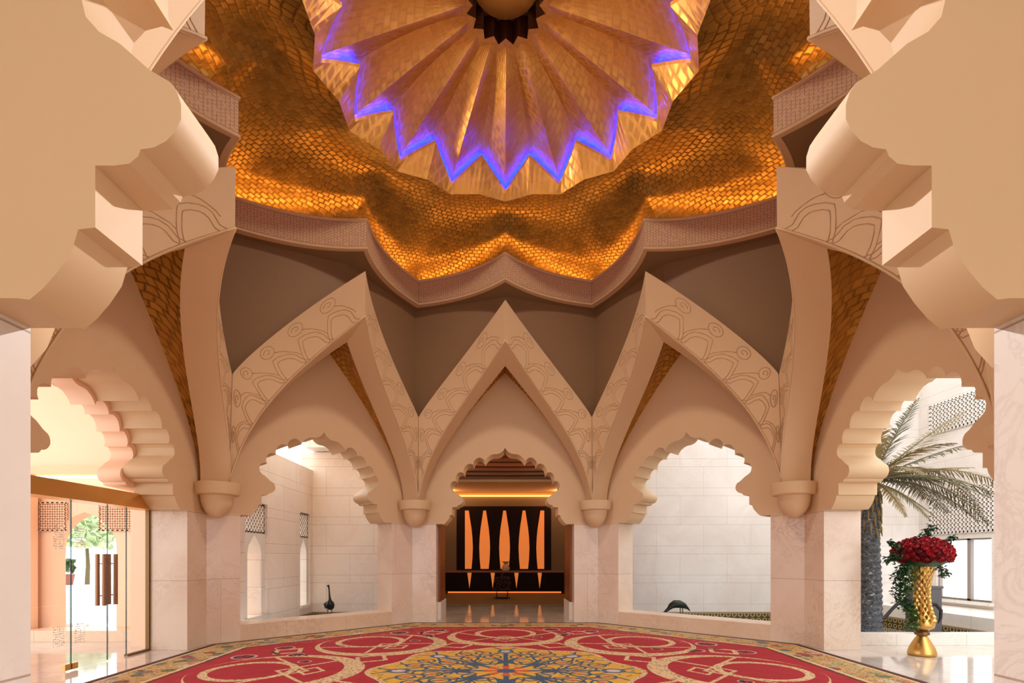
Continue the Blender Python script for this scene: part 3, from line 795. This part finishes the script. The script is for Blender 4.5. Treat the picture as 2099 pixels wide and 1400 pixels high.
# ------------------------------------------------------------------ glass doors and porch on the left
e = empty('glass_entrance', (-5.8, 0, 0), 'frameless glass entrance doors under a polished gold header', 'glass door')
vs, fs = prism([(-.16, 2.50), (.10, 2.50), (.16, 2.27), (-.16, 2.27)], lambda p: (p[0], -1.59, p[1]), lambda p: (p[0], 1.585, p[1])); mesh('header', vs, fs, 'gold_metal', e)
def pane(a, b, nm='glass_panel'):
    g = MB().box(-.006, a, .02, .006, b, 2.27).build(nm, 'glass', e); 
    MB().box(-.008, a, .02, .008, a+.01, 2.27).build('glass_edge', 'glass_edge', g); return g
ye = [(-1.59, -.62), (-.60, .10), (.12, .86), (.88, 1.57)]
zcut = lambda x: None
p0 = pane(-1.58, .045); p1 = pane(.06, .685, 'door_leaf'); p2 = pane(.70, 1.07, 'door_leaf'); p3 = pane(1.08, 1.56)
def handle(y, parent):
    for sx in (-.05, .05):
        mb = MB(); mb.tube([(sx, y, .82), (sx, y, 1.56)], .028, 12); mb.tube([(0, y, .96), (sx, y, .96)], .009, 6); mb.tube([(0, y, 1.42), (sx, y, 1.42)], .009, 6)
        mb.build('handle', 'bronze_handle', parent, True, 40)
handle(.585, p1); handle(.80, p2)
for y, p_ in ((.07, p1), (-.05, p0)): MB().box(-.02, y, .02, .02, y+.09, .10).build('floor_clamp', 'gold_metal', p_)
fr = MB(); fr.box(-.03, 1.555, 0, .03, 1.59, 2.27); fr.box(-.03, 1.08, 0, .03, 1.56, .03); fr.build('frame', 'brass_frame', e)
rr = random.Random(11)
for ya, yb, pp in ((.12, .30, p1), (-.22, -.04, p0)):
    for (za, zb) in ((.36, .64), (1.62, 1.98)):
        mb = MB(); c_ = (yb-ya)/6
        for i in range(6):
            for j in range(int((zb-za)/c_)):
                if rr.random() < .85: mb.box(.0065, ya+i*c_, za+j*c_, .0085, ya+i*c_+c_*rr.uniform(.4, .9), za+j*c_+c_*rr.uniform(.2, .6))
        mb.build('frosted_pattern', 'decal_white', pp)
# porch
pz = 2.95; cx = -7.93
arch = []
for i in range(11):
    w = i/10; arch.append((.60*(1-w**2.2)**.8 if w < 1 else 0, 1.62+.74*w**.85))
arch = [(.60, .2), (.61, 1.5)]+arch
outl = [(cx-.0+6, 6.2)] 
left = [(cx-u, h) for u, h in arch]; right = [(cx+u, h) for u, h in arch]
outl = [(-12, .0), (-12, 6.2), (-6.2, 6.2), (-6.2, 0), (cx+.60, 0)]+right+left[::-1][1:]+[(cx-.60, 0)]
vs, fs = prism(outl, lambda p: (p[0], pz, p[1]), lambda p: (p[0], pz+.3, p[1])); S(mesh('wall_porch', vs, fs, 'peach_plaster', None, True, 28))
S(MB().box(-6.35, 1.95, 0, -A6-.001, pz, 6.2).build('wall_porch_pier', 'peach_plaster'))
tag(MB().box(-12, pz-.18, 3.05, -6.35, pz, 3.2).build('cornice', 'plaster'), 'pale cornice on the peach porch wall above the glass doors', 'cornice', kind='thing')
tag(MB().box(-8.8, pz-.10, 2.99, -6.6, pz-.06, 3.03).build('cornice_light', 'cornice_glow'), 'bright light line tucked under the porch cornice', 'light')
tag(MB().box(-8.6, pz-.55, 0, -6.4, pz, .2).build('porch_step', 'marble_ledge'), 'low stone step in front of the porch arch', 'step', kind='thing')
e = empty('porch_lattice', (cx, pz, 0), 'peach lattice spandrel above the pointed porch arch', 'lattice panel')
for sg in (-1, 1):
    mb = MB(); lattice(mb, lambda x, y, d: (sg*(.30+x), -.03-d, 2.0+y), .75, .55, .09, .022, .02)
    mb.build('lattice', 'peach_plaster', e)
tag(MB().box(-9.2, pz-.42, 0, -8.72, pz-.1, 3.0).build('porch_pilaster', 'peach_plaster'), 'plain peach pilaster beyond the glass doors', 'pilaster', kind='thing')
S(MB().box(-40, 3.3, -.3, -5.9, 40, -.02).build('ground_outside', 'ground_pale'))
tr = empty('garden_tree', (-18.3, 16, -.02), 'pale green tree seen through the porch arch', 'tree')
MB().tube([(0, 0, 0), (.05, 0, 1.2), (0, 0, 2)], [.10, .08, .06], 8).build('trunk', 'rachis', tr)
mb = MB(); rr = random.Random(5)
for i in range(260):
    a = rr.uniform(0, 2*pi); b_ = math.acos(rr.uniform(-.6, 1)); q = 1.0*rr.uniform(.75, 1)
    c_ = Vector((q*sin(b_)*cos(a), q*sin(b_)*sin(a), 2.5+q*cos(b_)))
    d1 = Vector((rr.uniform(-1, 1), rr.uniform(-1, 1), rr.uniform(-1, 1))).normalized()*.22; d2 = d1.cross(Vector((rr.uniform(-1, 1), rr.uniform(-1, 1), rr.uniform(-1, 1)))).normalized()*.16
    mb.add([c_-d1, c_+d2, c_+d1, c_-d2], [(0, 1, 2, 3)])
mb.build('crown', 'tree_green', tr)
tag(MB().box(-15.2, 9.6, -.02, -11.5, 10, .62).build('garden_wall', 'pot_blue'), 'low pale garden wall beyond the porch arch', 'garden wall', kind='thing')
e = empty('potted_shrub', (-13.95, 9.8, .62), 'small shrub in a dark red pot beyond the porch arch', 'potted plant')
MB().lathe([(.12, 0), (.17, .3), (.19, .34), (.02, .34)], n=16).build('pot', 'terracotta', e)
mb = MB()
for i in range(60):
    a = rr.uniform(0, 2*pi); c_ = Vector((.2*cos(a)*rr.random(), .2*sin(a)*rr.random(), .4+.4*rr.random()))
    d1 = Vector((rr.uniform(-1, 1), rr.uniform(-1, 1), rr.uniform(-1, 1)))*.09; d2 = d1.cross(Vector((0, 1, .3))); mb.add([c_-d1, c_+d2, c_+d1, c_-d2], [(0, 1, 2, 3)])
mb.build('foliage', 'leaf_light', e)

# ------------------------------------------------------------------ palm
def palm(x, y):
    e = empty('date_palm', (x, y, -.28), 'tall date palm with dark rough trunk and arching dry fronds', 'palm tree')
    rr = random.Random(21); pts = []; rad = []
    for i in range(60):
        z = i/59*3.25; pts.append((.02*sin(z*2), 0, z)); rad.append(.185-.02*z/3.2+(.022 if i % 2 else 0))
    MB().tube(pts, rad, 18).build('trunk', 'palm_bark', e, False)
    mb = MB()
    for i in range(46):
        a = i*2.4; z = 2.35+i*.018; c_ = Vector((.15*cos(a), .15*sin(a), z)); d = Vector((cos(a), sin(a), 0))
        mb.tube([c_-d*.02, c_+d*.03-Vector((0, 0, .10)), c_+d*.05-Vector((0, 0, .26))], [.03, .025, .006], 5)
    mb.build('leaf_bases', 'frond_dry', e)
    # azimuth (0 = +X), elevation, length, droop
    F = [(0, 62, 1.9, .25), (8, 38, 2.5, .25), (-12, 28, 2.3, .55), (14, 14, 2.6, .35), (-6, 20, 2.7, 1.5), (20, 8, 2.3, 1.3), (-25, 14, 2.1, 1.7), (-38, 12, 1.7, 1.6),
         (-4, 16, 2.2, 2.3), (6, 30, 2.7, 2.5), (-16, 6, 1.7, 2.0), (28, 26, 2.3, 1.9), (60, 50, 1.8, .9), (-62, 40, 1.7, 1.3), (-92, 25, 1.5, 1.7), (100, 45, 1.8, 1), (140, 40, 1.8, 1.1), (180, 45, 1.9, .9), (-140, 40, 1.7, 1.2), (-110, 70, 1.5, .5), (75, 15, 1.6, 1.7), (35, 72, 1.6, .3), (-75, -15, 1.15, 1.6), (-45, -20, 1.1, 1.4), (-100, -10, 1.2, 1.6)]
    for az, el, L, dr in F:
        az, el = radians(az), radians(el)
        d = Vector((cos(az)*cos(el), sin(az)*cos(el), sin(el))); h = Vector((cos(az), sin(az), 0)); side = Vector((-sin(az), cos(az), 0))
        pts = []; n = 26
        for i in range(n+1):
            w = i/n; pts.append(Vector((0, 0, 3.22))+d*L*w-Vector((0, 0, 1))*dr*.55*w**2.2*L*.5)
        fr_ = MB().tube(pts, [.018*(1-i/n)+.004 for i in range(n+1)], 5).build('frond', 'rachis', e)
        lf = MB(); 
        for i in range(3, n+1):
            for sub in (0, .5):
                w = min((i+sub)/n, 1); j = min(int(w*n), n-1); p = pts[j].lerp(pts[j+1], w*n-j); t = (pts[j+1]-pts[j]).normalized()
                ll = (.42*sin(pi*min(w*.85+.12, 1))+.06)*L/2.3
                upv = side.cross(t)*-1
                for s_ in (-1, 1):
                    q = (t*.75+side*s_*.75+Vector((0, 0, -.25))+upv*.15+Vector((rr.uniform(-.12, .12), rr.uniform(-.12, .12), rr.uniform(-.12, .12)))).normalized()
                    tip = p+q*ll-Vector((0, 0, .10*ll)); wv = t*.013; mid_ = p.lerp(tip, .45)+Vector((0, 0, .015))
                    lf.add([p-wv, p+wv, mid_+wv*1.1, mid_-wv*1.1, tip], [(0, 1, 2, 3), (3, 2, 4)])
        lf.build('leaflets', rr.choice(['frond_green', 'frond_dry', 'frond_dry']), fr_)
palm(6.93, 3.05)

# ------------------------------------------------------------------ vase with roses
vx, vy = 6.42, 1.16
e = empty('gold_vase', (vx, vy, 0), 'tall gold vase with scaled body standing before the marble curb', 'vase')
MB().lathe([(.17, 0), (.185, .015), (.185, .05), (.165, .12), (.125, .2), (.085, .27), (.062, .31)], n=40).build('foot', 'gold_vase', e, True, 50)
MB().lathe([(.06, .305), (.095, .32), (.1, .345), (.085, .375), (.06, .39)], n=32).build('collar', 'brass_frame', e, True, 50)
body = [(.075, .385), (.15, .43), (.165, .48), (.15, .56), (.118, .66), (.095, .78), (.086, .9), (.09, 1.02), (.108, 1.15), (.135, 1.28), (.165, 1.40), (.15, 1.405)]
MB().lathe(body, n=40).build('body', 'gold_vase', e, True, 60)
def brad(z):
    for (r0, z0), (r1, z1) in zip(body, body[1:]):
        if z0 <= z <= z1: return r0+(r1-r0)*(z-z0)/(z1-z0)
    return .12
sc_ = MB(); rows = 15
for i in range(rows):
    z = .50+i*.06; n = 12
    for j in range(n):
        a = 2*pi*(j+.5*(i % 2))/n; r_ = brad(z); r2 = brad(z+.075)
        P = lambda da, z_, rr_: Vector((rr_*cos(a+da), rr_*sin(a+da), z_))
        hw_ = pi/n*.95
        sc_.add([P(-hw_, z+.045, r2+.0), P(0, z-.005, r_+.004), P(hw_, z+.045, r2+.0), P(0, z+.082, r2+.02), P(0, z+.04, r_+.024)],
                [(0, 1, 4), (1, 2, 4), (2, 3, 4), (3, 0, 4)])
sc_.build('scale_relief', 'gold_vase', e)
bq = empty('rose_bouquet', (vx, vy, 1.36), 'domed bouquet of red roses with trailing greenery in the gold vase', 'bouquet')
rm = MB(); n = 12
for ring_, (rad_, z_, tilt, cnt) in enumerate(((.012, .03, .1, 3), (.026, .022, .35, 5), (.042, .006, .7, 6), (.054, -.012, 1.05, 7))):
    for j in range(cnt):
        a = 2*pi*j/cnt+ring_*.7; hw_ = pi/cnt*1.25
        row = []
        for q in range(4):
            aa = a-hw_+2*hw_*q/3; row.append((rad_*.55, aa, z_-.03)); 
        top_ = [(rad_*(1+.15*sin(pi*q/3)), a-hw_+2*hw_*q/3, z_+.012*sin(pi*q/3)) for q in range(4)]
        vs = [Vector((r_*cos(t_), r_*sin(t_), h_)) for r_, t_, h_ in row+top_]
        rm.add(vs, [(q, q+1, q+5, q+4) for q in range(3)])
rm.lathe([(.004, -.045), (.035, -.03), (.046, -.008), (.035, .006), (.012, .02), (.003, .026)], n=8)
rose0 = None
cnt = 98; placed = []
for i in range(cnt):
    f = (i+.5)/cnt; b_ = math.acos(1-1.42*f); a = i*2.399963
    d = Vector((sin(b_)*cos(a), sin(b_)*sin(a), cos(b_)))
    c_ = Vector((d.x*.365, d.y*.365, .20+d.z*.235))
    if rose0 is None:
        rose0 = rm.build('rose', 'rose_red', bq, True, 50); o = rose0
    else:
        o = rose0.copy(); COL.objects.link(o); o.parent = bq
    o.location = c_; nrm = Vector((d.x/.435, d.y/.435, d.z/.27)).normalized()
    o.rotation_mode = 'QUATERNION'; o.rotation_quaternion = nrm.to_track_quat('Z', 'Y'); o.scale = (1.12, 1.12, 1.25)
core = MB().lathe([(.02, -.0), (.2, .01), (.30, .07), (.335, .17), (.315, .27), (.23, .345), (.12, .385), (.02, .40)], n=24).build('bouquet_core', 'leaf_dark', bq, True)
def leaf(mb, p, d, L, w):
    d = d.normalized(); s_ = d.cross(Vector((.2, .3, 1))).normalized()*w; m_ = p+d*L*.5+Vector((0, 0, .01))
    mb.add([p, m_+s_, p+d*L, m_-s_], [(0, 1, 2, 3)])
def spray(path, name, n, spread, mat='leaf_dark'):
    rr = random.Random(len(path)*7+n); mb = MB()
    mb.tube(path, .004, 4)
    for i in range(n):
        w = rr.random()*(len(path)-1); j = int(w); p = Vector(path[j]).lerp(Vector(path[min(j+1, len(path)-1)]), w-j)
        p = p+Vector((rr.uniform(-1, 1), rr.uniform(-1, 1), rr.uniform(-.6, .6)))*spread
        leaf(mb, p, Vector((rr.uniform(-1, 1), rr.uniform(-1, 1), rr.uniform(-1, .6))), rr.uniform(.05, .085), .021)
    mb.build(name, mat, bq)
spray([(-.30, -.06, .02), (-.40, -.10, -.12), (-.42, -.10, -.32), (-.38, -.10, -.5), (-.30, -.10, -.62)], 'trailing_foliage', 420, .085, 'leaf_dark')
spray([(-.32, -.1, -.55), (-.25, -.12, -.68), (-.22, -.12, -.82), (-.26, -.12, -.93)], 'trailing_foliage', 240, .065, 'leaf_light')
spray([(-.27, -.14, .0), (-.34, -.16, -.2), (-.35, -.16, -.4)], 'trailing_foliage', 160, .07, 'leaf_light')
spray([(.02, 0, .44), (.06, -.03, .54), (.13, -.04, .63)], 'upright_sprig', 70, .05)
spray([(.32, 0, .36), (.42, 0, .44), (.48, 0, .46)], 'upright_sprig', 60, .035)
spray([(-.40, -.05, .30), (-.50, -.05, .36), (-.53, -.05, .40)], 'upright_sprig', 50, .035)
spray([(-.42, -.1, .18), (-.54, -.1, .16), (-.58, -.1, .10)], 'upright_sprig', 90, .05)
spray([(.15, -.1, .02), (.25, -.1, -.04), (.26, -.1, -.14)], 'trailing_foliage', 60, .05)

# ------------------------------------------------------------------ bird sculptures
e = empty('standing_bird_statue', (-4.42, 6.3, -.28), 'dark bronze long-necked bird standing upright in the courtyard pool', 'statue')
MB().tube([(-.06, .20, .50), (-.03, .12, .52), (0, .04, .56), (.02, -.04, .60), (.03, -.09, .66), (.03, -.10, .74), (.015, -.09, .85), (.005, -.08, .96), (-.005, -.08, 1.04), (-.01, -.10, 1.075), (-.012, -.14, 1.07), (-.014, -.19, 1.055)],
          [.01, (.05, .06), (.10, .12), (.10, .12), (.06, .075), .03, .02, .017, .02, .027, .018, .004], 14).build('body', 'bronze_statue', e, True, 60)
MB().tube([(-.09, -.02, .50), (-.115, .03, .60), (-.10, .12, .66)], [(.03, .02), (.06, .02), .01], 8).build('wing', 'bronze_statue', e, True)
for x in (-.06, .04): MB().tube([(x, .0, .50), (x+.005, .02, .25), (x, 0, .01)], [.014, .01, .009], 6).build('leg', 'bronze_leg', e)
e = empty('stooping_bird_statue', (4.42, 6.35, -.28), 'dark bronze bird bending its neck down to the pool', 'statue')
MB().tube([(.28, .02, .42), (.22, .02, .49), (.12, .01, .56), (.0, 0, .60), (-.12, 0, .60), (-.21, 0, .55), (-.28, -.01, .48), (-.37, -.02, .40), (-.46, -.03, .31), (-.53, -.03, .27), (-.60, -.03, .22)],
          [.008, (.045, .03), (.09, .075), (.12, .10), (.12, .10), (.085, .075), .045, .032, .028, .026, .005], 14).build('body', 'bronze_statue', e, True, 60)
for x in (0.02, .08): MB().tube([(x, .0, .52), (x+.02, .03, .26), (x, 0, .01)], [.016, .01, .009], 6).build('leg', 'bronze_leg', e)
e = empty('crested_bird_statue', (8.2, 3.5, -.28), 'black bird sculpture with sweeping tail half hidden behind the vase', 'statue')
MB().tube([(-.86, .0, .62), (-.76, 0, .56), (-.66, 0, .58), (-.52, 0, .74), (-.38, 0, .88), (-.15, 0, .84), (.02, 0, .82), (.16, -.03, .84), (.32, -.05, .86), (.42, -.06, .74), (.41, -.06, .58), (.36, -.06, .48)],
          [.02, .04, .035, .03, .04, .10, .12, .06, .035, .03, .028, .01], 12).build('body', 'statue_black', e, True, 60)
for x in (-.1, .02): MB().tube([(x, .0, .88), (x+.02, .03, .4), (x, 0, .01)], [.018, .012, .011], 6).build('leg', 'statue_black', e)
e = empty('stone_pedestal', (8.96, 4.3, -.28), 'dark grey square pedestal behind the gold vase', 'pedestal')
MB().box(-.23, -.2, 0, .23, .2, 1.13).build('block', 'grey_stone', e); MB().box(-.25, -.22, 1.13, .25, .22, 1.18).build('cap', 'grey_stone', e)

S(MB().box(-2.9, -13, -.05, -2.6, -AP-.45, 4.6).build('wall_lobby_left', 'plaster')); S(MB().box(2.6, -13, -.05, 2.9, -AP-.45, 4.6).build('wall_lobby_right', 'plaster'))  # unseen lobby walls and ceiling, added to shade the near wall front
S(MB().box(-2.9, -13, 4.6, 2.9, -AP-.25, 4.8).build('ceiling_lobby', 'plaster'))
S(MB().box(-12, -4, 5.6, -A6-.02, 3.2, 5.8).build('ceiling_porch', 'peach_plaster'))  # unseen porch ceiling, added to dim the daylight on the porch wall
# ------------------------------------------------------------------ lights
def area(name, loc, target, size, power, col, size_y=None, shape='RECTANGLE', spread=180):
    l = bpy.data.lights.new(name, 'AREA'); l.shape = shape; l.size = size
    if shape in ('RECTANGLE', 'ELLIPSE'): l.size_y = size_y or size
    l.energy = power; l.color = col; l.spread = radians(spread)
    o = bpy.data.objects.new(name, l); COL.objects.link(o); o.location = loc
    o.rotation_euler = (Vector(target)-Vector(loc)).to_track_quat('-Z', 'Y').to_euler(); return o
def point(name, loc, power, col, r=.1):
    l = bpy.data.lights.new(name, 'POINT'); l.energy = power; l.color = col; l.shadow_soft_size = r
    o = bpy.data.objects.new(name, l); COL.objects.link(o); o.location = loc; return o
warm = (1, .86, .70)
area('oculus_lamp', (0, 0, 8.78), (0, 0, 0), .8, 170, warm, shape='DISK')
point('passage_fill', (1.5, 6.95, 3.95), 60, (1, .72, .46), .08)  # added fill for the dark passage, no fitting there
point('passage_fill', (-1.5, 6.95, 3.95), 60, (1, .72, .46), .08)  # same added fill on the other side of the passage
point('passage_end_fill', (2.2, 13.4, 4.0), 35, (1, .7, .42), .06); point('passage_end_fill', (-2.2, 13.4, 4.0), 35, (1, .7, .42), .06)  # unseen pair added to brighten the far end of the passage
area('passage_cove_lamp', (0, YB-.5, 3.7), (0, 12.5, 4.6), 4.4, 8, (1, .62, .26), .12)
point('porch_fill', (-8.8, 1.0, 3.5), 22, (1, .95, .9), .4)  # invented source, added to brighten the near arch soffits
point('terrace_fill', (9.0, 1.4, 3.5), 160, (1, .97, .96), .4)  # invented source, throws extra light across to the near arch soffits
def spot(name, loc, target, power, col, ang, r=.12):
    l = bpy.data.lights.new(name, 'SPOT'); l.energy = power; l.color = col; l.spot_size = radians(ang); l.spot_blend = .6; l.shadow_soft_size = r
    o = bpy.data.objects.new(name, l); COL.objects.link(o); o.location = loc
    o.rotation_euler = (Vector(target)-Vector(loc)).to_track_quat('-Z', 'Y').to_euler(); return o
spot('canopy_fill_spot', W(-67.5, 0, 4.6, 6.9), (0, 1.2, 8.3), 330, (1, .76, .46), 36)  # unseen spot added to light the canopy pleats from one side
spot('arch_fill_spot', W(67.5, 0, 4.6, 6.85), (-1.5, -5.3, 2.9), 3600, (1, .96, .94), 34)  # unseen spot added to lift the opposite near arch soffit
spot('arch_fill_spot', W(-67.5, 0, 4.6, 6.85), (1.5, -5.3, 2.9), 3600, (1, .96, .94), 34)  # mirrored added spot for the other soffit
for k in range(0, 360, 45):
    p = W(k+22.5, 0, 4.4, 7.62)
for sg in (-1, 1):
    pass
w = bpy.data.worlds.new('World'); bpy.context.scene.world = w; w.use_nodes = True
bg = w.node_tree.nodes['Background']; bg.inputs[0].default_value = (.93, .965, 1, 1); bg.inputs[1].default_value = 3.0

# ------------------------------------------------------------------ camera
cam = bpy.data.cameras.new('Camera'); co = bpy.data.objects.new('Camera', cam); COL.objects.link(co)
co.location = (-.028, -6.902, 1.52); co.rotation_euler = (pi/2, 0, 0)
cam.sensor_width = 36; cam.lens = 1071.435/2099*36; cam.shift_x = (1049.5-1032.9)/2099; cam.shift_y = (1141.18-700)/2099
cam.clip_start = .05; cam.clip_end = 200
sc = bpy.context.scene; sc.camera = co
sc.view_settings.view_transform = 'Standard'; sc.view_settings.look = 'None'; sc.view_settings.exposure = 0; sc.view_settings.gamma = 1
sc.view_settings.use_curve_mapping = False
sc.cycles.use_denoising = True; sc.cycles.max_bounces = 8; sc.cycles.diffuse_bounces = 5
sc.cycles.sample_clamp_indirect = 6
